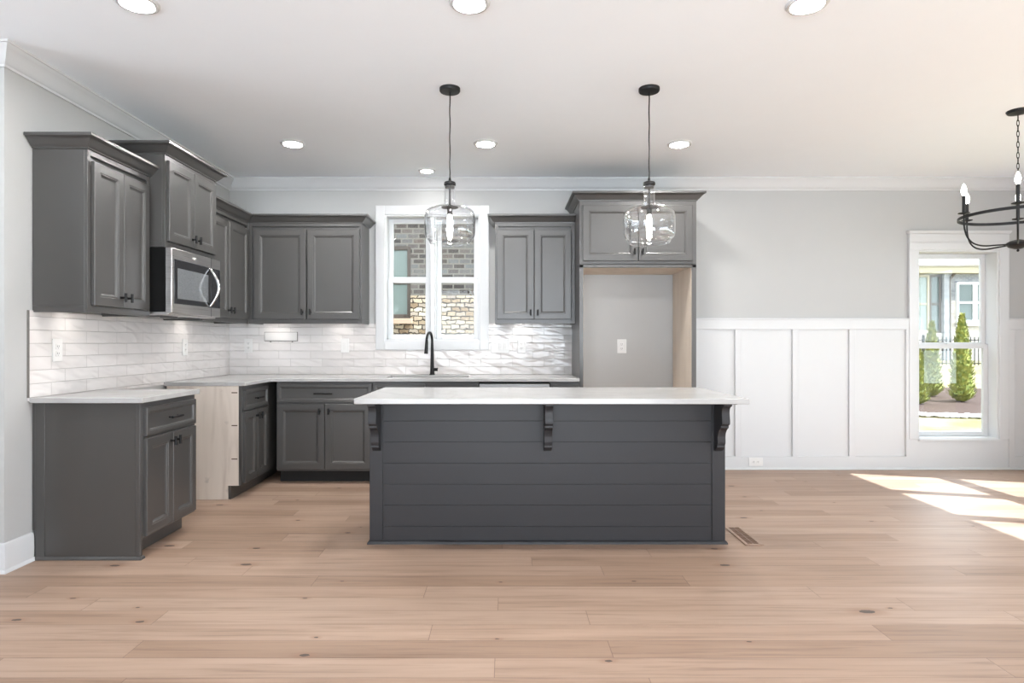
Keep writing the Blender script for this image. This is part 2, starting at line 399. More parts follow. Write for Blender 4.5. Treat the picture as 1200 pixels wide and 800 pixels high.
# right wall with the three sunlit windows just out of frame
PY = [(3.10, 3.735), (3.863, 4.49), (4.607, 5.247)]; XS = 5.084; FR = .045
OY0, OY1, OZ0, OZ1 = PY[0][0]-FR, PY[2][1]+FR, .33, 2.095
b = MB().box(XR, XR+.16, 2.75, OY0, 0, CZ).box(XR, XR+.16, YR, -2.4, 0, CZ).box(XR, XR+.16, -2.4, 2.75, 2.5, CZ).box(XR, XR+.16, OY1, YB, 0, CZ).box(XR, XR+.16, OY0, OY1, 0, OZ0).box(XR, XR+.16, OY0, OY1, OZ1, CZ)  # large unseen opening towards the camera is added to let daylight in
tag(b.build('wall_right', 'wall', smooth=False), 'greige dining wall holding the row of sunny windows', 'wall', kind='structure')
wr = thing('window_3', 'triple white double-hung window in the dining side wall', 'window', (XS, OY0, OZ0), kind='structure')
b = MB(); L = (XS, OY0, OZ0)
edges = [OY0]+[v for p in PY for v in p]+[OY1]
for i in range(0, len(edges), 2): b.box(XS-.03, XS+.03, edges[i], edges[i+1], OZ0, OZ1)
for p0, p1 in PY:
    for z0, z1 in ((OZ0, OZ0+.04), (1.125, 1.235), (2.05, OZ1)): b.box(XS-.028, XS+.028, p0, p1, z0, z1)
b.v = [(x-L[0], y-L[1], z-L[2]) for x, y, z in b.v]; b.build('sash_frame', 'vinyl', wr, .003)
b = MB()
for p0, p1 in PY:
    for z0, z1 in ((OZ0+.04, 1.125), (1.235, 2.05)): b.box(XS-.003, XS+.003, p0, p1, z0, z1)
b.v = [(x-L[0], y-L[1], z-L[2]) for x, y, z in b.v]; b.build('glass_pane', 'pane', wr, smooth=False)
b = MB().box(XR-.018, XR, OY0-.09, OY0, OZ0-.09, OZ1+.12).box(XR-.018, XR, OY1, OY1+.09, OZ0-.09, OZ1+.12).box(XR-.018, XR, OY0, OY1, OZ1, OZ1+.12).box(XR-.018, XR, OY0, OY1, OZ0-.09, OZ0)
b.v = [(x-L[0], y-L[1], z-L[2]) for x, y, z in b.v]; b.build('casing', 'white', wr, .003)

b = MB().box(XW-.16, XW, YR, .2, 0, CZ).box(XW-.16, XW, .2, 2.6, 0, .7).box(XW-.16, XW, .2, 2.6, 2.3, CZ).box(XW-.16, XW, 2.6, YC+.16, 0, CZ); tag(b.build('wall_living', 'wall', smooth=False), 'greige living room wall away to the side of the camera', 'wall', kind='structure')  # unseen opening in this wall is added to brighten the room
b = MB().box(XW, -1.9, YR-.16, YR, 0, CZ).box(-1.9, 2.3, YR-.16, YR, 2.45, CZ).box(2.3, XR+.16, YR-.16, YR, 0, CZ); tag(b.build('wall_front', 'wall', smooth=False), 'greige living room wall behind the camera', 'wall', kind='structure')  # wide gap behind the camera is added as a daylight source
# crown moulding, baseboards
CROWN = [(0, -.108), (.010, -.108), (.013, -.096), (.024, -.090), (.036, -.074), (.050, -.050), (.064, -.030), (.074, -.022), (.080, -.014), (.088, -.012), (.088, 0), (0, 0)]
b = MB().sweep([(XW, YC), (XL, YC), (XL, YB), (XR, YB), (XR, YR)], CROWN, CZ)
tag(b.build('trim_1', 'white'), 'white crown moulding where the walls meet the ceiling', 'crown moulding', kind='structure')
BASE = [(0, 0), (.016, 0), (.016, .138), (.010, .152), (0, .156)]
b = MB().sweep([(XW, YC), (XL, YC), (XL, 3.478)], BASE, 0).sweep([(XW, YC-.016), (XL+.016, YC-.016), (XL+.016, 3.478)], [(0, 0), (.012, 0), (.011, .008), (.004, .016), (0, .018)], 0)
tag(b.build('baseboard_left', 'white'), 'white baseboard around the wall corner by the end cabinet', 'baseboard', kind='structure')

# wainscot on the rear wall
WT, WX0 = 1.452, 1.656
b = MB()
def wain(x0, x1, bats, endrail=True):
    b.box(x0, x1, YB-.008, YB, 0, WT-.02)
    b.box(x0, x1, YB-.026, YB-.008, 1.345, WT-.012)           # top rail
    b.box(x0, x1, YB-.026, YB-.008, .0, .127)                  # bottom rail
    b.box(x0, x1, YB-.034, YB, WT-.014, WT)                    # cap
    for a, c2 in bats: b.box(a, c2, YB-.026, YB-.008, .127, 1.345)
px = lambda x: (x-592)/121.9
wain(WX0, DW[0]-.09, [(WX0, WX0+.035), (px(861), px(868.5)), (px(928), px(935.5)), (px(994.5), px(1002)), (px(1061), DW[0]-.09)])
wain(DW[1]+.09, XR, [(DW[1]+.09, DW[1]+.15)])
b.box(DW[0]-.09, DW[1]+.09, YB-.022, YB, 0, DW[2])
b.sweep([(WX0, YB-.026), (XR, YB-.026)], [(0, 0), (.013, 0), (.012, .009), (.004, .018), (0, .020)])
tag(b.build('trim_2', 'white', bevel=.003), 'white board and batten wainscot along the dining wall', 'wainscot', kind='structure')

# ------------------------------------------------------------------ windows in the rear wall
def frame_xz(b, x0, x1, z0, z1, wl, wr_, wb, wt, y0, y1):
    b.box(x0, x0+wl, y0, y1, z0, z1); b.box(x1-wr_, x1, y0, y1, z0, z1); b.box(x0+wl, x1-wr_, y0, y1, z0, z0+wb); b.box(x0+wl, x1-wr_, y0, y1, z1-wt, z1)
def sash_unit(root, x0, x1, z0, z1, zr, y, st=.045):
    """double-hung unit in root-local coordinates: upper sash behind, lower sash in front"""
    up = MB(); frame_xz(up, x0, x1, zr-.006, z1, st, st, .04, st, y+.022, y+.05); u = up.build('upper_sash', 'vinyl', root, .003)
    MB().box(x0+st, x1-st, y+.034, y+.038, zr+.034, z1-st).build('glass_pane', 'pane', u, smooth=False)
    lo = MB(); frame_xz(lo, x0, x1, z0, zr+.018, st, st, .045, .045, y-.012, y+.02); l = lo.build('lower_sash', 'vinyl', root, .003)
    MB().box(x0+st, x1-st, y+.002, y+.006, z0+.045, zr-.027).build('glass_pane', 'pane', l, smooth=False)
    MB().box((x0+x1)/2-.025, (x0+x1)/2+.025, y-.006, y+.02, zr+.018, zr+.03).build('sash_lock', 'white', l, .003)

w1 = thing('window_1', 'white twin double-hung window over the kitchen sink', 'window', (KW[0], YB, KW[2]), kind='structure')
W, H = KW[1]-KW[0], KW[3]-KW[2]
b = MB(); frame_xz(b, -.088, W+.088, -.088, H+.088, .088, .088, .088, .088, -.02, 0); b.build('casing', 'white', w1, .003)
b = MB(); frame_xz(b, -.002, W+.002, -.002, H+.002, .017, .017, .017, .017, -.012, .15); b.box(W/2-.034, W/2+.034, .03, .14, 0, H); b.build('window_frame', 'vinyl', w1, .002)
MB().box(W/2-.02, W/2+.02, -.005, .03, .0, H).build('mullion', 'white', w1, .003)
sash_unit(w1, .016, W/2-.032, .016, H-.016, .590, .085); sash_unit(w1, W/2+.032, W-.016, .016, H-.016, .590, .085)

w2 = thing('window_2', 'tall white double-hung window in the wainscot wall', 'window', (DW[0], YB, DW[2]), kind='structure')
W, H = DW[1]-DW[0], DW[3]-DW[2]
b = MB().box(-.09, 0, -.03, 0, 0, H).box(W, W+.09, -.03, 0, 0, H).box(-.09, W+.09, -.03, 0, H, H+.075)
b.box(-.094, W+.094, -.036, 0, H+.072, H+.082).box(-.09, W+.09, -.032, 0, H+.082, H+.155).sweep([(-.09, 0), (-.09, -.032), (W+.09, -.032), (W+.09, 0)], [(0, .155), (.006, .158), (.014, .172), (.016, .186), (0, .186)], H)
b.build('casing', 'white', w2, .003)
b = MB(); frame_xz(b, -.002, W+.002, -.002, H+.002, .017, .017, .014, .017, -.012, .158); b.box(0, W, -.035, .0, -.018, .004); b.build('window_frame', 'vinyl', w2, .002)
sash_unit(w2, .015, W-.015, .012, H-.015, .895, .11)

# ------------------------------------------------------------------ backsplash tile
b = MB(); b.m = 1; b.box(XL, XL+.01, 3.45, YB-.01, CT-.02, 1.40); b.m = 2; b.box(XL, XL+.0115, 3.445, 3.45, CT, 1.40); b.m = 0
b.box(XL, .642, YB-.01, YB, CT-.02, KW[2]-.088).box(XL, KW[0]-.088, YB-.01, YB, KW[2]-.088, 1.40).box(KW[1]+.088, .642, YB-.01, YB, KW[2]-.088, 1.40)
tag(b.build('trim_3', ['tile_x', 'tile_y', 'grout_dark'], smooth=False), 'glossy white wavy tile backsplash behind the worktops', 'backsplash', kind='structure')

# ------------------------------------------------------------------ cabinets
DOOR = [(0, 0), (0, .017), (.003, .020), (.050, .020), (.053, .0175), (.060, .0175), (.063, .013), (.072, .008), (.076, .008)]
DRAW = [(0, 0), (0, .017), (.003, .020), (.024, .020), (.027, .0175), (.031, .0175), (.033, .013), (.038, .009), (.041, .009)]
def knob(parent, x, z):
    b = MB().tube([(x, -.019, z), (x, -.048, z)], [.0075, .0065], 12).tube([(x, -.050, z-.027), (x, -.050, z+.027)], .0078, 12)
    b.tube([(x, -.019, z), (x, -.022, z)], .009, 12)
    return b.build('knob', 'black', parent)
def pull(parent, x, z, L=.15):
    b = MB().tube([(x-L/2, -.047, z), (x+L/2, -.047, z)], .0075, 12)
    for s in (-1, 1): b.tube([(x+s*L*.38, -.018, z), (x+s*L*.38, -.046, z)], .0045, 8)
    return b.build('pull_handle', 'black', parent)
def door(root, x0, x1, z0, z1, kx=None, kz=None, mat='cab'):
    d = MB().rings(x0, x1, z0, z1, DOOR).build('door', mat, root, smooth=False)
    if kx is not None: knob(d, kx, kz)
    return d
def drawer(root, x0, x1, z0, z1, L=.15, mat='cab'):
    d = MB().rings(x0, x1, z0, z1, DRAW).build('drawer_front', mat, root, smooth=False)
    if L: pull(d, (x0+x1)/2, (z0+z1)/2, L)
    return d
CCR = [(0, 0), (.008, 0), (.010, .008), (.018, .013), (.030, .026), (.042, .042), (.050, .050), (.056, .052), (.058, .055), (.066, .056), (.066, .072), (0, .072)]
def cab_crown(root, path, z, before=None, after=None): return MB().sweep(path, CCR, z, before, after).build('crown_moulding', 'cab', root)

def upper(name, label, loc, rz, W, D, z0, z1, doors, knob_z, crown, group='grey upper cabinets on the kitchen walls', dz=(.04, .062), before=None, after=None):
    r = thing(name, label, 'cabinet', (loc[0], loc[1], z0), rz, group); H = z1-z0
    b = MB().box(0, W, .018, D, .036, H).box(0, .018, .018, D, 0, .036).box(W-.018, W, .018, D, 0, .036); frame_xz(b, 0, W, 0, H+.03, .03, .03, .04, .06, -.0, .018); b.build('carcass', 'cab', r, .0015)
    n = len(doors)
    for i, (a, c2) in enumerate(doors):
        kx = c2-.03 if i % 2 == 0 else a+.03
        door(r, a, c2, dz[0], H-dz[1], kx, knob_z)
    if crown: cab_crown(r, crown, H, before, after)
    return r
U0, U1 = 1.391, 2.309
UD = .313
r = upper('upper_cabinet', 'grey double-door upper cabinet at the open end of the side wall', (XL+UD, 3.48), 90, .61, UD-.004, U0, U1,
          [(.032, .303), (.307, .578)], .10, [(0, UD-.006), (0, 0), (.61, 0)])
r = upper('upper_cabinet', 'taller grey upper cabinet mounted above the microwave', (XL+.412, 4.092), 90, .708, .408, 1.852, 2.463,
          [(.022, .352), (.356, .686)], .10, [(0, .406), (0, 0), (.708, 0), (.708, .406)], dz=(.042, .034))
r = upper('upper_cabinet', 'grey corner upper cabinet just past the microwave', (XL+UD, 4.803), 90, .853, UD-.004, U0, U1,
          [(.035, .43), (.434, .825)], .10, [(0, 0), (.853, 0)], after=(.853, -1))
YU = YB-UD
r = upper('upper_cabinet', 'wide grey upper cabinet on the rear wall left of the sink window', (-2.344, YU), 0, 1.035, UD-.004, U0, U1,
          [(.056, .529), (.543, 1.017)], .105, [(-.001, 0), (1.035, 0), (1.035, UD-.006)], before=(-.001, -1))
r = upper('upper_cabinet', 'narrow grey upper cabinet between the sink window and the refrigerator alcove', (-.0935, YU), 0, .732, UD-.004, U0, U1,
          [(.018, .355), (.360, .695)], .10, [(0, UD-.006), (0, 0), (.732, 0)])

# refrigerator surround
FD = .61; FX0, FX1 = .642, 1.654; YF = YB-FD
fr = thing('refrigerator_surround', 'tall grey surround with cabinet doors over an empty refrigerator alcove', 'cabinet', (FX0, YF, 0))
FW = FX1-FX0
b = MB().box(.0, FW, .0, FD-.003, 1.892, 2.444).box(.0, FW, -.0, .02, 1.868, 1.9); b.build('top_box', 'cab', fr, .0015)
for x0, x1, xi, s in ((0, .035, .035, 1), (FW-.037, FW, FW-.037, -1)):
    p = MB().box(x0, x1, 0, FD-.003, 0, 1.892).build('side_panel', 'cab', fr, .0015)
    MB().box(xi, xi+s*.004, .016, FD-.01, 0.01, 1.872).build('raw_lining', 'tan', p, smooth=False)
MB().box(.04, FW-.042, .022, FD-.006, 1.872, 1.892).build('raw_underside', 'tan', fr, smooth=False)
for a, c2, kx in ((.028, .5, .47), (.51, .974, .54)):
    d = MB().rings(a, c2, 1.925, 2.405, DOOR).build('door', 'cab', fr, smooth=False); knob(d, kx, 2.0)
cab_crown(fr, [(0, FD-.004), (0, 0), (FW, 0), (FW, FD-.004)], 2.444)

# base cabinets
BZ = CT-.030; BD = .61
def toe_prism(b, x0, x1, D, z1): b.prism([(0, .108), (0, z1), (D, z1), (D, 0), (.095, 0), (.095, .108)], x0, x1, 'x')
BTOP = BZ-.001
r = thing('base_cabinet', 'grey base cabinet with one drawer at the open end of the side wall', 'cabinet', (XL+BD, 3.48, 0), 90, 'grey base cabinets')
W = .61
b = MB(); toe_prism(b, .02, W, BD-.012, BTOP); b.build('carcass', 'cab', r, .0015)
b = MB().box(0, .02, 0, BD-.022, 0, BTOP).box(-.004, 0, .0, .022, 0, BTOP); b.sweep([(0, BD-.022), (0, 0), (.03, 0)], [(0, 0), (.012, 0), (.011, .008), (.004, .017), (0, .018)]); b.box(.0, .014, BD-.022, BD-.004, .165, BTOP)
b.box(-.003, 0, BD-.075, BD-.022, .0, BTOP)
b.build('end_panel', 'cab', r, .0015)
drawer(r, .032, .592, .690, .850, .12)
door(r, .032, .309, .122, .676, .283, .625); door(r, .313, .592, .122, .676, .339, .625)
MB().box(.02, W, .085, .095, 0, .108).build('toe_kick', 'cab', r)

r = thing('base_cabinet', 'grey corner base cabinet with an unfinished plywood side facing the range gap', 'cabinet', (XL+BD, 4.812, 0), 90, 'grey base cabinets')
W = 1.135
b = MB(); toe_prism(b, .012, W, BD-.03, BTOP); b.build('carcass', 'cab', r, .0015)
b = MB().prism([(.020, .108), (.020, BTOP), (BD-.03, BTOP), (BD-.03, 0), (.105, 0), (.105, .108)], 0, .0118, 'x'); sp = b.build('plywood_side', 'raw', r); tag(sp, 'pale unfinished plywood side')
for z in (.83, .575, .315): MB().box(-.002, .001, .03, .075, z-.004, z+.004).build('panel_clip', 'bark', sp, .0005)
MB().box(-.001, .012, 0, .020, .108, BTOP).build('face_frame_edge', 'cab', r, .001)
drawer(r, .034, .505, .690, .850, .12)
door(r, .034, .267, .122, .676, .243, .625); door(r, .271, .505, .122, .676, .296, .625)
MB().box(.012, .64, .085, .095, 0, .108).build('toe_kick', 'cab', r)

YS = YB-BD
def base_back(label, x0, x1, kind):
    r = thing('base_cabinet', label, 'cabinet', (x0, YS, 0), 0, 'grey base cabinets'); W = x1-x0
    b = MB()
    if kind == 'sink': toe_prism(b, 0, .018, BD-.03, BTOP); toe_prism(b, W-.018, W, BD-.03, BTOP); toe_prism(b, .018, W-.018, BD-.03, .5); b.box(.018, W-.018, 0, .02, .5, BTOP)
    else: toe_prism(b, 0, W, BD-.03, BTOP)
    b.build('carcass', 'cab', r, .0015)
    m = .008
    if kind == 'wide':
        drawer(r, .004, W-m, .700, .862, .16); door(r, .004, .414, .126, .690, .376, .628); door(r, .420, W-m, .126, .690, .456, .628)
    elif kind == 'sink':
        drawer(r, m, W/2-.003, .700, .862, 0); drawer(r, W/2+.003, W-m, .700, .862, 0)
        door(r, m, W/2-.003, .126, .690, W/2-.04, .628); door(r, W/2+.003, W-m, .126, .690, W/2+.04, .628)
    else:
        drawer(r, m, W-m, .700, .862, .1); door(r, m, W-m, .126, .690, .05, .628)
    MB().box(0, W, .085, .095, 0, .108).build('toe_kick', 'toe', r)
    return r
base_back('wide grey base cabinet with drawer and two doors under the rear worktop corner', -1.974, -1.148, 'wide')
base_back('grey sink base cabinet mostly hidden behind the island', -1.146, -.232, 'sink')
base_back('narrow grey base cabinet between the dishwasher and the refrigerator alcove', .390, .640, 'narrow')

dw = thing('dishwasher', 'stainless dishwasher with only its top edge showing above the island', 'dishwasher', (-.228, YS, 0)); W = .614
MB().box(0, W, .03, BD-.03, .09, .872).build('tub', 'black', dw, .002)
MB().box(.006, W-.006, -.012, .03, .115, .80).build('door', 'steel', dw, .004)
MB().box(.006, W-.006, -.018, .03, .805, .862).build('control_panel', 'steel', dw, .003)
b = MB().tube([(.05, -.05, .77), (W-.05, -.05, .77)], .009, 10)
for x in (.08, W-.08): b.tube([(x, -.012, .77), (x, -.05, .77)], .006, 8)
b.build('handle', 'chrome', dw)
MB().box(0, W, .06, .07, 0, .10).build('toe_kick', 'toe', dw)

# worktops
CF = .642
b = MB().box(XL+.0105, XL+CF, 3.448, 4.096, BZ, CT)
tag(b.build('countertop', 'quartz', bevel=.003), 'short white quartz worktop on the end cabinet', 'worktop', group='white quartz worktops')
SX0, SX1, SY0, SY1 = -1.06, -.33, YB-.54, YB-.13
b = MB()
xs = sorted([XL+.0105, XL+CF, SX0, SX1, .640]); ys = sorted([4.805, YB-CF, SY0, SY1, YB-.0105])
def inside(x, y):
    if SX0 < x < SX1 and SY0 < y < SY1: return False
    return (x < XL+CF) or (y > YB-CF)
idx = {}; vs = []; fs = []
def vid(x, y, z):
    k = (round(x, 5), round(y, 5), z)
    if k not in idx: idx[k] = len(vs); vs.append((x, y, z))
    return idx[k]
cells = {(i, j) for i in range(len(xs)-1) for j in range(len(ys)-1) if inside((xs[i]+xs[i+1])/2, (ys[j]+ys[j+1])/2)}
for i, j in cells:
    q = [(xs[i], ys[j]), (xs[i+1], ys[j]), (xs[i+1], ys[j+1]), (xs[i], ys[j+1])]
    fs.append(tuple(vid(*p, CT) for p in q)); fs.append(tuple(vid(*p, BZ) for p in q[::-1]))
    for k, (di, dj) in enumerate(((0, -1), (1, 0), (0, 1), (-1, 0))):
        if (i+di, j+dj) not in cells:
            a, c2 = q[k], q[(k+1) % 4]; fs.append((vid(*a, BZ), vid(*c2, BZ), vid(*c2, CT), vid(*a, CT)))
b.add(vs, fs)
tag(b.build('countertop', 'quartz', bevel=.003), 'long white quartz worktop turning the rear kitchen corner under the window', 'worktop', group='white quartz worktops')

# sink and faucet
sk = thing('sink', 'undermount stainless sink set in the rear worktop below the window', 'sink', ((SX0+SX1)/2, (SY0+SY1)/2, BZ))
hx, hy = (SX1-SX0)/2, (SY1-SY0)/2; b = MB(); t = .012
b.box(-hx-.0, hx, -hy, -hy+t, -.2, -.001).box(-hx, hx, hy-t, hy, -.2, -.001).box(-hx, -hx+t, -hy+t, hy-t, -.2, -.001).box(hx-t, hx, -hy+t, hy-t, -.2, -.001).box(-hx+t, hx-t, -hy+t, hy-t, -.2, -.188)
b.build('basin', 'steel', sk); MB().lathe([(.0, .0), (.045, .0), (.045, .004), (.03, .003), (0, .002)][::-1], 24, (0, 0, -.188)).build('drain', 'chrome', sk)

FXY = (-.693, YB-.085)
fa = thing('faucet', 'matte black pull-down gooseneck faucet standing behind the sink', 'faucet', (FXY[0], FXY[1], CT))
b = MB().lathe([(.027, 0), (.027, .006), (.021, .012), (.0195, .05), (.018, .09), (.0135, .25), (.0125, .30)], 24); b.build('body', 'black', fa)
dx, dy = -.038, -.20; n = math.hypot(dx, dy); ux, uy = dx/n, dy/n; rad = .085
pts = [(0, 0, .295)]+[(ux*rad*(1-math.cos(a)), uy*rad*(1-math.cos(a)), .315+rad*math.sin(a)) for a in [math.pi*k/14 for k in range(0, 14)]]
e = pts[-1]
b = MB().tube(pts, .0118, 14); b.build('spout', 'black', fa)
hd = (ux*2*rad+ux*.006, uy*2*rad+uy*.006)
b = MB().tube([e, (ux*2*rad, uy*2*rad, .305), (hd[0]+ux*.012, hd[1]+uy*.012, .205)], [.0122, .0135, .0185], 14); b.build('spray_head', 'black', fa)
b = MB().tube([(.012, 0, .052), (.052, 0, .052)], .0155, 16).tube([(.044, 0, .052), (.05, -.012, .058), (.058, -.06, .066)], [.006, .006, .005], 10); b.build('handle', 'black', fa)

# island
IX0, IX1, IY0, IY1 = -.822, 1.334, 3.756, 4.235
isl = thing('kitchen_island', 'charcoal kitchen island with a shiplap front facing the room', 'kitchen island', ((IX0+IX1)/2, IY0, 0))
hw = (IX1-IX0)/2
MB().box(-hw, hw, .02, IY1-IY0, .0, BZ).build('carcass', 'island', isl, .0015)
b = MB(); sw = .080; z = .0; gaps = [.0, .1045, .2325, .3605, .4885, .6165, .7445, BZ]
for z0, z1 in zip(gaps[:-1], gaps[1:]): b.box(-hw+sw-.004, hw-sw+.004, .006, .012, z0+.0010, z1-.0010)
b.box(-hw+sw-.004, hw-sw+.004, .0095, .02, 0, BZ)
b.build('shiplap_panel', 'island', isl, .0012)
for s in (-1, 1):
    x0, x1 = (-hw, -hw+sw) if s < 0 else (hw-sw, hw)
    MB().box(x0, x1, 0, .02, 0, BZ).build('corner_stile', 'island', isl, .0015)
b = MB().sweep([(-hw, IY1-IY0), (-hw, 0), (hw, 0), (hw, IY1-IY0)], [(0, 0), (.013, 0), (.012, .009), (.005, .018), (0, .020)]); b.build('shoe_moulding', 'island', isl)
CP = [(0, 0), (.185, 0), (.185, -.016), (.176, -.020), (.176, -.030), (.160, -.036), (.148, -.042), (.140, -.056), (.138, -.075), (.142, -.100), (.147, -.122), (.144, -.138), (.132, -.147),
      (.122, -.150), (.122, -.164), (.108, -.170), (.088, -.184), (.073, -.204), (.068, -.228), (.071, -.250), (.068, -.266), (.058, -.276), (.058, -.289), (.040, -.300), (.018, -.314), (0, -.318)]
for xc in (-1.0325, 0.0, 1.0325):
    b = MB().prism([(-o, BZ+z) for o, z in CP], xc-.0235, xc+.0235, 'x').box(xc-.042, xc+.042, -.205, 0, BZ-.018, BZ-.0005)
    b.build('corbel', 'island', isl, .0015)
for i in range(4):
    x0 = -hw+.03+i*(2*hw-.06)/4
    d = MB().rings(-(x0+(2*hw-.06)/4-.006), -x0, .12, .86, DOOR).build('door', 'island', isl, smooth=False); d.location = (0, IY1-IY0, 0); d.rotation_euler = (0, 0, math.pi)
b = MB().box(-.829, 1.339, 3.393, 4.262, BZ, CT)
tag(b.build('countertop', 'quartz', bevel=.003), 'white quartz island worktop with a deep overhang on corbels', 'worktop', group='white quartz worktops')

# ------------------------------------------------------------------ microwave
mw = thing('microwave', 'stainless over-the-range microwave with a bowed handle', 'microwave', (XL+.455, 4.098, 1.415), 90); W, H = .698, .435
MB().box(0, W, .045, .445, .012, H).build('body', 'body_black', mw, .002)
b = MB().box(.0, W, 0, .044, .0, H); b.build('front_frame', 'steel', mw, .004)
MB().box(.03, W-.155, -.004, .002, .065, .362).build('door_glass', 'blackglass', mw, .002)
MB().box(.065, W-.20, -.0052, -.002, .10, .305).build('door_screen', 'screen', mw, .002)
MB().box(W-.152, W-.012, -.004, .002, .065, .362).build('control_panel', 'blackglass', mw, .002)
MB().box(W-.1535, W-.1515, -.002, .002, .0, H).build('door_seam', 'slot', mw)
hb = [(W-.18, -.004-.062*math.sin(math.pi*k/12)-.004, .075+.275*k/12) for k in range(13)]
MB().tube(hb, .011, 12, flat=(1.0, .8)).build('handle', 'chrome', mw)
b = MB(); b.add([(W*.42+.026*math.cos(2*math.pi*k/20), -.0012, .398+.010*math.sin(2*math.pi*k/20)) for k in range(20)]+[(W*.42+.026*math.cos(2*math.pi*k/20), .001, .398+.010*math.sin(2*math.pi*k/20)) for k in range(20)],
                [tuple(range(20))]+[(k, 20+k, 20+(k+1) % 20, (k+1) % 20) for k in range(20)]); b.build('badge', 'plastic', mw)
b = MB().box(.015, W-.015, .03, .42, -.012, .011); b.build('underside_tray', 'steel', mw, .004)
MB().box(.08, .30, .12, .30, -.016, -.012).build('grease_filter', 'slot', mw)
MB().box(W-.30, W-.08, .12, .30, -.016, -.012).build('grease_filter', 'slot', mw)

# ------------------------------------------------------------------ electrical plates
def plate(name, label, cat, loc, rz, w=.080, h=.135, kind='outlet', gang=1, group=None, tilt=0):
    r = thing(name, label, cat, loc, rz, group); t = .0065
    MB().box(-w/2, w/2, -t, 0, -h/2, h/2).build('cover_plate', 'plastic', r, .0025)
    for g in range(gang):
        cx = (g-(gang-1)/2)*.046
        if kind == 'outlet':
            for dz in (-.021, .021):
                rc = MB().box(cx-.0165, cx+.0165, -t-.002, -t+.001, dz-.0155, dz+.0155).build('receptacle', 'plastic', r, .003)
                MB().box(cx-.008, cx-.005, -t-.0024, -t-.001, dz-.003, dz+.007).box(cx+.005, cx+.008, -t-.0024, -t-.001, dz-.003, dz+.007).box(cx-.002, cx+.002, -t-.0024, -t-.001, dz-.011, dz-.007).build('slot', 'slot', rc)
        else:
            rc = MB().box(cx-.0165, cx+.0165, -t-.0015, -t+.001, -.033, .033).build('switch_bezel', 'plastic', r, .002)
            MB().prism([(-t-.001, -.028), (-t-.006, .028), (-t+.001, .028), (-t+.001, -.028)], cx-.014, cx+.014, 'x').build('rocker', 'plastic', rc)
    return r
G = 'white wall plates'
plate('outlet', 'white outlet on side wall tile above the end worktop', 'outlet', (XL+.0112, 3.66, 1.175), 90, group=G)
plate('outlet', 'white outlet on side wall tile beyond the microwave', 'outlet', (XL+.0112, 5.12, 1.18), 90, group=G)
plate('outlet', 'white outlet on rear tile beside the kitchen corner', 'outlet', (-2.468, YB-.0105, 1.19), 0, group=G)
plate('light_switch', 'white switch plate on rear tile left of the sink window', 'light switch', (-1.541, YB-.0105, 1.19), 0, kind='switch', group=G)
plate('light_switch', 'wide double-gang white switch plate right of the sink window', 'light switch', (-.047, YB-.0105, 1.185), 0, w=.172, kind='switch', gang=3, group=G)
plate('outlet', 'single white outlet next to the double-gang plate', 'outlet', (.157, YB-.0105, 1.185), 0, group=G)
plate('outlet', 'white outlet on bare wall inside the refrigerator alcove', 'outlet', (1.122, YB-.001, 1.183), 0, w=.09, group=G)
o = plate('outlet', 'white outlet lying sideways on the wainscot baseboard', 'outlet', (2.403, YB-.0265, .076), 0, group=G)
o.rotation_euler = (0, R(90), 0)

lt = thing('loose_tile', 'white tile left ungrouted on two spacers below the rear upper cabinet', 'tile', (-2.155, YB-.0102, 1.276))
MB().box(-.161, .161, -.0015, 0, -.045, .045).build('open_joint', 'grout_dark', lt)
MB().box(-.156, .156, -.009, -.001, -.039, .041).build('tile_face', 'loose_tile', lt, .003)
for x in (-.10, .11): MB().box(x-.006, x+.006, -.007, 0, -.054, -.043).build('spacer', 'grout_dark', lt)

# ------------------------------------------------------------------ floor register
fv = thing('floor_register', 'brown wooden floor register beside the island end', 'floor vent', (1.50, 3.91, 0))
b = MB(); frame = .016
b.box(-.055, -.034, -.19, .19, 0, .006).box(.034, .055, -.19, .19, 0, .006).box(-.034, .034, -.19, -.165, 0, .006).box(-.034, .034, .165, .19, 0, .006)
b.build('frame', 'floor', fv, .002)
MB().box(-.034, .034, -.165, .165, .0005, .001).build('duct_opening', 'slot', fv)
b = MB()
for k in range(14): y = -.152+k*.0234; b.box(-.034, .034, y, y+.011, .001, .005)
b.box(-.004, .004, -.165, .165, .001, .0052)
b.build('louvre', 'register', fv)

# ------------------------------------------------------------------ ceiling lights
rl = thing('recessed_light', '', 'ceiling light', (0, 0, CZ), 0, 'round recessed ceiling lights')
MB().lathe([(.0675, -.006), (.074, -.012), (.088, -.011), (.096, -.002), (.096, 0), (.0675, 0)], 40, close=True).build('trim_ring', 'white', rl)
MB().lathe([(0, -.0055), (.068, -.0055), (.068, -.002), (0, -.002)], 40).build('lens', 'led', rl)
cans = [(-1.70, 2.86, 'recessed light at the top edge nearest the outside wall corner'), (-.165, 2.86, 'recessed light at the top edge before the island pendants'), (1.40, 2.87, 'recessed light at the top edge towards the dining side'),
        (-1.678, 4.89, 'recessed light in front of the wall cabinets beside the microwave'), (-.155, 4.89, 'recessed light between the two island pendants'), (1.378, 4.90, 'recessed light in front of the refrigerator cabinet'),
        (-.715, 5.66, 'small recessed light close to the crown moulding above the sink window')]
for i, (x, y, lab) in enumerate(cans):
    o = rl if i == 0 else copy_tree(rl)
    o.location = (x, y, CZ); o['label'] = lab
    if i == 6:
        o.scale = (.82, .82, 1); ln = [k for k in o.children if k.name.startswith('lens')][0]; ln.data = ln.data.copy(); ln.data.materials[0] = emit('small led lens', (1, .985, .955), 70.0)

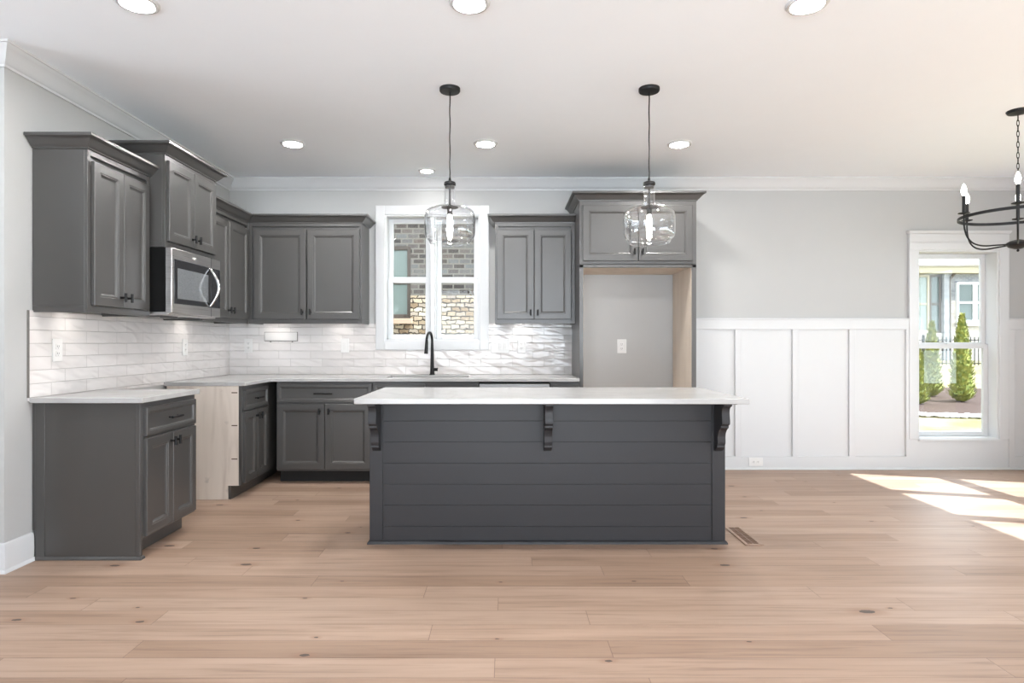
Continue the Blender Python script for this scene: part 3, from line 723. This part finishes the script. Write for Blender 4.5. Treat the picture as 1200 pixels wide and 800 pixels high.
# under-cabinet puck lights
pk = thing('puck_light', '', 'cabinet light', (0, 0, 0), 0, 'puck lights under the upper cabinets')
MB().lathe([(.030, -.008), (.034, -.008), (.034, 0), (.030, 0)], 24, close=True).build('rim', 'white', pk)
MB().lathe([(0, -.006), (.030, -.006), (.030, -.002), (0, -.002)], 24).build('lens', emit('puck led lens', (1, .95, .89), 60.0), pk)
for i, (x, y, lab) in enumerate([(XL+.15, 3.72, 'puck light under the end upper cabinet'), (XL+.15, 5.05, 'puck light under the corner upper cabinet'), (-2.18, YB-.15, 'puck light under the wide rear upper cabinet, corner half'),
                                 (-1.56, YB-.15, 'puck light under the wide rear upper cabinet, window half'), (.16, YB-.15, 'puck light under the narrow rear upper cabinet')]):
    o = pk if i == 0 else copy_tree(pk); o.location = (x, y, U0+.0355); o['label'] = lab

# ------------------------------------------------------------------ island pendants
pd = thing('pendant_light', '', 'pendant light', (0, 0, CZ), 0, 'glass jug pendants over the island')
MB().lathe([(0, 0), (.064, 0), (.064, -.016), (.060, -.022), (.012, -.026), (0, -.026)], 40).build('canopy', 'black', pd)
zc = 2.206-CZ
cord = [(.0014*math.sin(k*1.3), .001*math.cos(k*1.1), -.024+(zc+.028+.024)*k/16) for k in range(17)]; cord[0] = (0, 0, -.02); cord[-1] = (0, 0, zc+.02)
MB().tube(cord, .0038, 8).build('cord', 'black', pd)
MB().lathe([(0, zc+.034), (.006, zc+.032), (.009, zc+.014), (.034, zc+.004), (.037, zc-.004), (.037, zc-.014), (.030, zc-.020), (.030, zc-.032), (0, zc-.032)], 32).build('cap', 'black', pd)
zs = zc-.152                     # shoulder
out = [(.0345, zc-.020), (.0345, zc-.09), (.0350, zc-.118), (.038, zc-.134), (.050, zs+.008), (.090, zs+.002), (.122, zs-.008), (.142, zs-.020), (.153, zs-.036), (.157, zs-.058), (.157, zs-.150), (.1555, zs-.168), (.150, zs-.184), (.141, zs-.194), (.134, zs-.197), (.1325, zs-.203), (.128, zs-.215), (.121, zs-.223)]
inn = [(r-.003, z+(.0 if i < len(out)-1 else .001)) for i, (r, z) in enumerate(out)][::-1]
MB().lathe(out+inn, 56, close=True).build('glass_shade', 'shade_glass', pd)
st = MB().tube([(0, 0, zc-.03), (0, 0, zs-.01)], .0065, 10).lathe([(0, zs+.012), (.03, zs+.010), (.052, zs+.003), (.052, zs-.001), (.016, zs-.004), (.016, zs-.040), (.013, zs-.045), (0, zs-.045)], 32)
st.build('stem_and_socket', 'black', pd)
MB().lathe([(0, zs-.042), (.011, zs-.046), (.013, zs-.058), (.016, zs-.075), (.018, zs-.100), (.016, zs-.135), (.012, zs-.160), (.008, zs-.178), (0, zs-.185)], 24).build('bulb', 'bulb', pd)
pd.location = (-.342, 3.83, CZ); pd['label'] = 'clear glass jug pendant hanging in front of the sink window'
p2 = copy_tree(pd); p2.location = (.890, 3.83, CZ); p2['label'] = 'clear glass jug pendant hanging in front of the refrigerator cabinet'

# ------------------------------------------------------------------ dining chandelier
ch = thing('chandelier', 'black ring chandelier with candle bulbs hanging in the dining area', 'chandelier', (3.474, 4.197, CZ))
MB().lathe([(0, 0), (.066, 0), (.066, -.006), (.058, -.018), (.02, -.026), (0, -.028)], 40).build('canopy', 'black', ch)
b = MB(); zt, zb = -.03, 2.36-CZ; nl = 11; step = (zt-zb)/nl
for k in range(nl):
    zc0 = zt-step*(k+.5); pts = []
    for j in range(16):
        a = 2*math.pi*j/16; u = .0085*math.cos(a); v = (step*.5+.004)*math.sin(a)
        pts.append((u, 0, zc0+v) if k % 2 else (u*.5, u*.85, zc0+v))
    b.tube(pts, .0024, 6, closed=True)
b.build('chain', 'black', ch)
zh = 1.886-CZ
MB().tube([(0, 0, zb+.01), (0, 0, zh)], .0065, 12).build('stem', 'black', ch)
MB().lathe([(0, zh-.052), (.006, zh-.050), (.009, zh-.042), (.004, zh-.034), (.02, zh-.032), (.052, zh-.020), (.066, zh-.004), (.064, zh+.010), (.045, zh+.022), (.015, zh+.030), (0, zh+.031)][::-1], 32).build('hub', 'black', ch)
zr = 2.081-CZ; RR = .33
b = MB(); n = 72; vs = []; fs = []
for i in range(n):
    a = 2*math.pi*i/n
    for r_, z_ in ((RR-.004, zr-.010), (RR+.004, zr-.010), (RR+.004, zr+.010), (RR-.004, zr+.010)): vs.append((r_*math.cos(a), r_*math.sin(a), z_))
    for j in range(4): fs.append((4*i+j, 4*((i+1) % n)+j, 4*((i+1) % n)+(j+1) % 4, 4*i+(j+1) % 4))
b.add(vs, fs).build('ring', 'black', ch)
a0 = math.atan2(-4.197, -3.474)
for k in range(6):
    a = a0+k*math.pi/3; ca, sa = math.cos(a), math.sin(a); P = lambda r_, z_: (r_*ca, r_*sa, z_)
    arm = [P(.05, zh), P(.13, zh-.004), P(.21, zh-.006), P(.27, zh+.012), P(.308, zh+.055), P(.325, zh+.11), P(RR, zr-.03), P(RR, zr+.022)]
    # smooth the arm
    sm = []
    for i in range(len(arm)-1):
        p0 = Vector(arm[max(i-1, 0)]); p1 = Vector(arm[i]); p2_ = Vector(arm[i+1]); p3 = Vector(arm[min(i+2, len(arm)-1)])
        for t_ in (0, .25, .5, .75): sm.append(.5*((2*p1)+(-p0+p2_)*t_+(2*p0-5*p1+4*p2_-p3)*t_*t_+(-p0+3*p1-3*p2_+p3)*t_**3))
    sm.append(Vector(arm[-1])); am = MB().tube(sm, .0052, 10).build('arm', 'black', ch)
    c0 = P(RR, 0)
    MB().lathe([(0, zr+.018), (.012, zr+.018), (.034, zr+.024), (.035, zr+.028), (.012, zr+.030), (0, zr+.03)], 24, (c0[0], c0[1], 0)).build('drip_cup', 'black', am)
    MB().lathe([(0, zr+.028), (.011, zr+.028), (.011, zr+.146), (.0, zr+.146)], 16, (c0[0], c0[1], 0)).build('candle_sleeve', 'black', am)
    MB().lathe([(0, zr+.145), (.009, zr+.147), (.015, zr+.165), (.0165, zr+.182), (.012, zr+.205), (.005, zr+.222), (0, zr+.228)], 16, (c0[0], c0[1], 0)).build('bulb', 'candle', am)

# ------------------------------------------------------------------ outdoors
def gz(y):
    K = [(-12, -.38), (10, -.32), (12.5, -.21), (15, -.11), (17, .12), (20, .42), (24, .5), (40, .55)]
    for (a, za), (b_, zb_) in zip(K[:-1], K[1:]):
        if a <= y <= b_: return za+(zb_-za)*(y-a)/(b_-a)
    return K[-1][1]
b = MB(); ysn = [6.14, 7, 8, 9, 10, 11, 12, 12.5, 13, 14, 15, 16, 17, 18, 19, 20, 22, 24, 27, 30, 36]; vs = []; fs = []
for y in ysn: vs += [(-14, y, gz(y)), (40, y, gz(y))]
for i in range(len(ysn)-1): fs.append((2*i, 2*i+1, 2*i+3, 2*i+2))
k = len(vs); vs += [(XR+.17, -12, -.38), (40, -12, -.38), (40, 6.14, gz(6.14)), (XR+.17, 6.14, gz(6.14))]; fs.append((k, k+1, k+2, k+3))  # unseen side strip added to bounce light onto the ceiling
b.add(vs, fs); tag(b.build('ground', 'lawn'), 'patchy sunlit lawn outside the dining window', 'lawn', kind='structure')

# neighbouring house seen through the sink window
YN = 8.6; hN = thing('neighbour_house', 'brick and stone house wall seen close through the sink window', 'house', (-.7, YN, gz(YN)))
L = (-.7, YN, gz(YN))
def loc(b, L=L): b.v = [(x-L[0], y-L[1], z-L[2]) for x, y, z in b.v]; return b
NX0, NX1, NZ0, NZ1 = -2.25, -1.31, 1.55, 2.555
b = MB()
for x0, x1, z0, z1 in ((-7, NX0, 1.87, 3.4), (NX1, 3.2, 1.87, 3.4), (NX0, NX1, NZ1, 3.4)): b.box(x0, x1, YN, YN+.2, z0, z1)
loc(b).build('brick_wall', 'brick', hN, smooth=False)
b = MB().box(-7, NX0, YN-.03, YN+.2, -.4, 1.87).box(NX1, 3.2, YN-.03, YN+.2, -.4, 1.87).box(NX0, NX1, YN-.03, YN+.2, -.4, NZ0)
loc(b).build('stone_base', 'stone', hN, smooth=False)
b = MB(); frame_xz(b, NX0, NX1, NZ0, NZ1, .05, .05, .06, .05, YN+.0, YN+.08); b.box(NX0+.05, NX1-.05, YN+.01, YN+.07, 2.03, 2.09); wn = loc(b).build('window', 'brown_frame', hN, .004)
loc(MB().box(NX0+.05, NX1-.05, YN+.03, YN+.045, NZ0+.06, NZ1-.05)).build('window_pane', 'blind', wn)
loc(MB().box(NX0-.06, NX1+.03, YN-.09, YN+.05, NZ0-.075, NZ0)).build('window_sill', 'sill', hN, .006)
loc(MB().box(-7.3, 3.6, YN-.42, YN+.2, 3.4, 3.55).prism([(YN-.42, 3.55), (YN+.2, 3.55), (YN+3.5, 5.4), (YN+3.5, 5.25)], -7.3, 3.6, 'x')).build('eave', 'soffit', hN)
loc(MB().box(3.0, 3.2, YN+.2, YN+7, -.4, 3.4)).build('gable_wall', 'brick', hN)

# house beyond the garden
YH = 24.5; hx_ = lambda p: (p-592)*YH/726; hz_ = lambda q: 1.221+(401-q)*YH/726
hH = thing('neighbour_house', 'pale brick house with white windows beyond the garden fence', 'house', (hx_(1120), YH, gz(YH))); L2 = (hx_(1120), YH, gz(YH))
zt = hz_(321)
b = MB().box(hx_(1104), hx_(1230), YH, YH+.2, hz_(352), zt).box(hx_(1000), hx_(1104), YH+1.6, YH+1.8, .4, zt); loc(b, L2).build('brick_wall', 'brick_shade', hH, smooth=False)
b = MB().box(hx_(1112), hx_(1230), YH-.03, YH+.2, .3, hz_(352)).box(hx_(1000), hx_(1104), YH, YH+.2, .3, hz_(390)); loc(b, L2).build('stone_base', 'stone_lit', hH, smooth=False)  # starts where the eave shade ends; sunlit white is in its colour
b = MB().box(hx_(1104), hx_(1110), YH-.12, YH+.3, .3, zt); loc(b, L2).build('porch_column', 'brick_shade', hH, smooth=False)
b = MB().tube([(hx_(1117), YH-.32, hz_(315)), (hx_(1112), YH-.1, hz_(326)), (hx_(1111.5), YH-.08, hz_(330)), (hx_(1111.5), YH-.08, .4)], .05, 8); loc(b, L2).build('downspout', 'brown_frame', hH)
b = MB().box(hx_(990), hx_(1240), YH-.38, YH+1.8, zt, zt+.26); loc(b, L2).build('soffit', 'soffit', hH)
b = MB().prism([(YH-.45, zt+.26), (YH-.45, zt+.32), (YH+6, zt+3.3), (YH+6, zt+.26)], hx_(985), hx_(1245), 'x'); loc(b, L2).build('roof', 'roof', hH)
def far_window(a, c2, q0, q1, y, fm, gm):
    b = MB(); x0, x1, z0, z1 = hx_(a), hx_(c2), hz_(q1), hz_(q0); frame_xz(b, x0, x1, z0, z1, .08, .08, .1, .08, y-.08, y+.02); zm = (z0+z1)/2
    b.box(x0+.05, x1-.05, y-.07, y+.02, zm-.04, zm+.04)
    wv = loc(b, L2).build('window', fm, hH); loc(MB().box(x0+.07, x1-.07, y-.04, y-.02, z0+.08, z1-.07), L2).build('window_pane', gm, wv)
far_window(1119.5, 1140.5, 331, 378, YH-.02, 'vinyl', 'dark_glass'); far_window(1141, 1162, 331, 378, YH-.02, 'vinyl', 'dark_glass')
loc(MB().box(hx_(1118), hx_(1164), YH-.14, YH-.02, hz_(382), hz_(378)), L2).build('window_sill', 'stone_lit', hH)
far_window(1066, 1090, 322, 390, YH+.12, 'soffit', 'blind'); far_window(1090, 1104, 322, 390, YH+.12, 'brown_frame', 'dark_glass')

# planting bed, pebbles, conifers, fence
b = MB(); vs = []; P0 = [(7.0, 12.3), (9.0, 11.9), (11.2, 11.0), (12.2, 11.2), (12.4, 15.0), (11.4, 16.4), (9.5, 16.2), (7.0, 15.8)]
NSEG = 12
q = []
for j in range(NSEG+1):
    t_ = j/NSEG; front = (7.0+5.2*t_, 12.35-1.2*t_); back = (7.0+5.4*t_, 15.9+.4*math.sin(t_*3))
    for k in range(9):
        s_ = k/8; X_ = front[0]+(back[0]-front[0])*s_; Y_ = front[1]+(back[1]-front[1])*s_
        q.append((X_, Y_, gz(Y_)+.03+.03*math.sin(X_*9+Y_*7)*math.sin(math.pi*s_)))
fs = [(j*9+k, (j+1)*9+k, (j+1)*9+k+1, j*9+k+1) for j in range(NSEG) for k in range(8)]
b.add(q, fs); tag(b.build('mulch_bed', 'mulch'), 'brown mulch bed under the conifers outside the dining window', 'flower bed', kind='stuff')
b = MB()
for i in range(420):
    t_ = random.random(); X_ = 7.0+5.2*t_; Y_ = 12.35-1.2*t_+random.uniform(-.10, .16); b.blob((X_, Y_, gz(Y_)+.04), random.uniform(.025, .06), sq=(1.2, 1, .7), jit=.15)
tag(b.build('pebble_edging', 'pebble'), 'white pebbles edging the mulch bed', 'pebbles', kind='stuff')

def conifer(x, y, h, wd, label, seed):
    rnd = random.Random(seed); z0 = gz(y)
    r = thing('arborvitae', label, 'tree', (x, y, z0), 0, 'arborvitae outside the dining window')
    MB().tube([(0, 0, 0), (0, 0, h*.5)], [.03, .015], 8).build('trunk', 'bark', r)
    b = MB(); rad = lambda t_: wd*.5*min(1, (t_/.10+.35))*(1-t_)**.62*1.12 if t_ < 1 else 0
    n = 20; m = 26; vs = []; fs = []
    for j in range(m+1):
        t_ = j/m
        for i in range(n):
            a = 2*math.pi*i/n; q_ = max(.004, rad(t_)*.86*(1+rnd.uniform(-.14, .14))); vs.append((q_*math.cos(a), q_*math.sin(a), .05+t_*(h-.06)))
    for j in range(m):
        for i in range(n): fs.append((j*n+i, j*n+(i+1) % n, (j+1)*n+(i+1) % n, (j+1)*n+i))
    b.add(vs, fs)
    for k in range(1500):
        t_ = rnd.random()**1.15*.98; a = rnd.uniform(0, 2*math.pi); q_ = rad(t_)*rnd.uniform(.82, 1.12); s_ = rnd.uniform(.03, .06)
        p = Vector((q_*math.cos(a), q_*math.sin(a), .05+t_*(h-.08))); o_ = Vector((math.cos(a), math.sin(a), 1.6+rnd.uniform(-.5, .5))).normalized(); sd_ = Vector((-math.sin(a), math.cos(a), rnd.uniform(-.4, .4)))
        b.add([p-sd_*s_*.45, p+sd_*s_*.45, p+o_*s_*1.5, p-o_*s_*.2], [(0, 1, 2), (0, 3, 1)])
    b.build('foliage', 'leaf', r, smooth=False)
conifer(10.32, 14.0, 2.06, .47, 'tallest conifer, standing free right of the others in the mulch bed', 1)
conifer(10.33, 15.0, 1.88, .42, 'slim conifer with a pointed top just past the porch column', 2)
conifer(9.05, 13.6, 1.36, .40, 'short broad conifer partly hidden by the window casing', 3)

YFc = 20.0; x0, x1 = 11.5, 17.5; zf = gz(YFc)
fe = thing('garden_fence', 'black metal picket fence behind the conifers', 'fence', (x0, YFc, zf))
b = MB()
for k in range(int((x1-x0)/.13)): b.box(k*.13, k*.13+.026, -.008, .008, .06, .98)
b.box(0, x1-x0, -.012, .012, .10, .135).box(0, x1-x0, -.012, .012, .86, .895)
b.build('picket_panel', 'black', fe, smooth=False)
for k in range(4): MB().box(k*2.0-.03, k*2.0+.03, -.03, .03, 0, 1.05).build('post', 'black', fe)
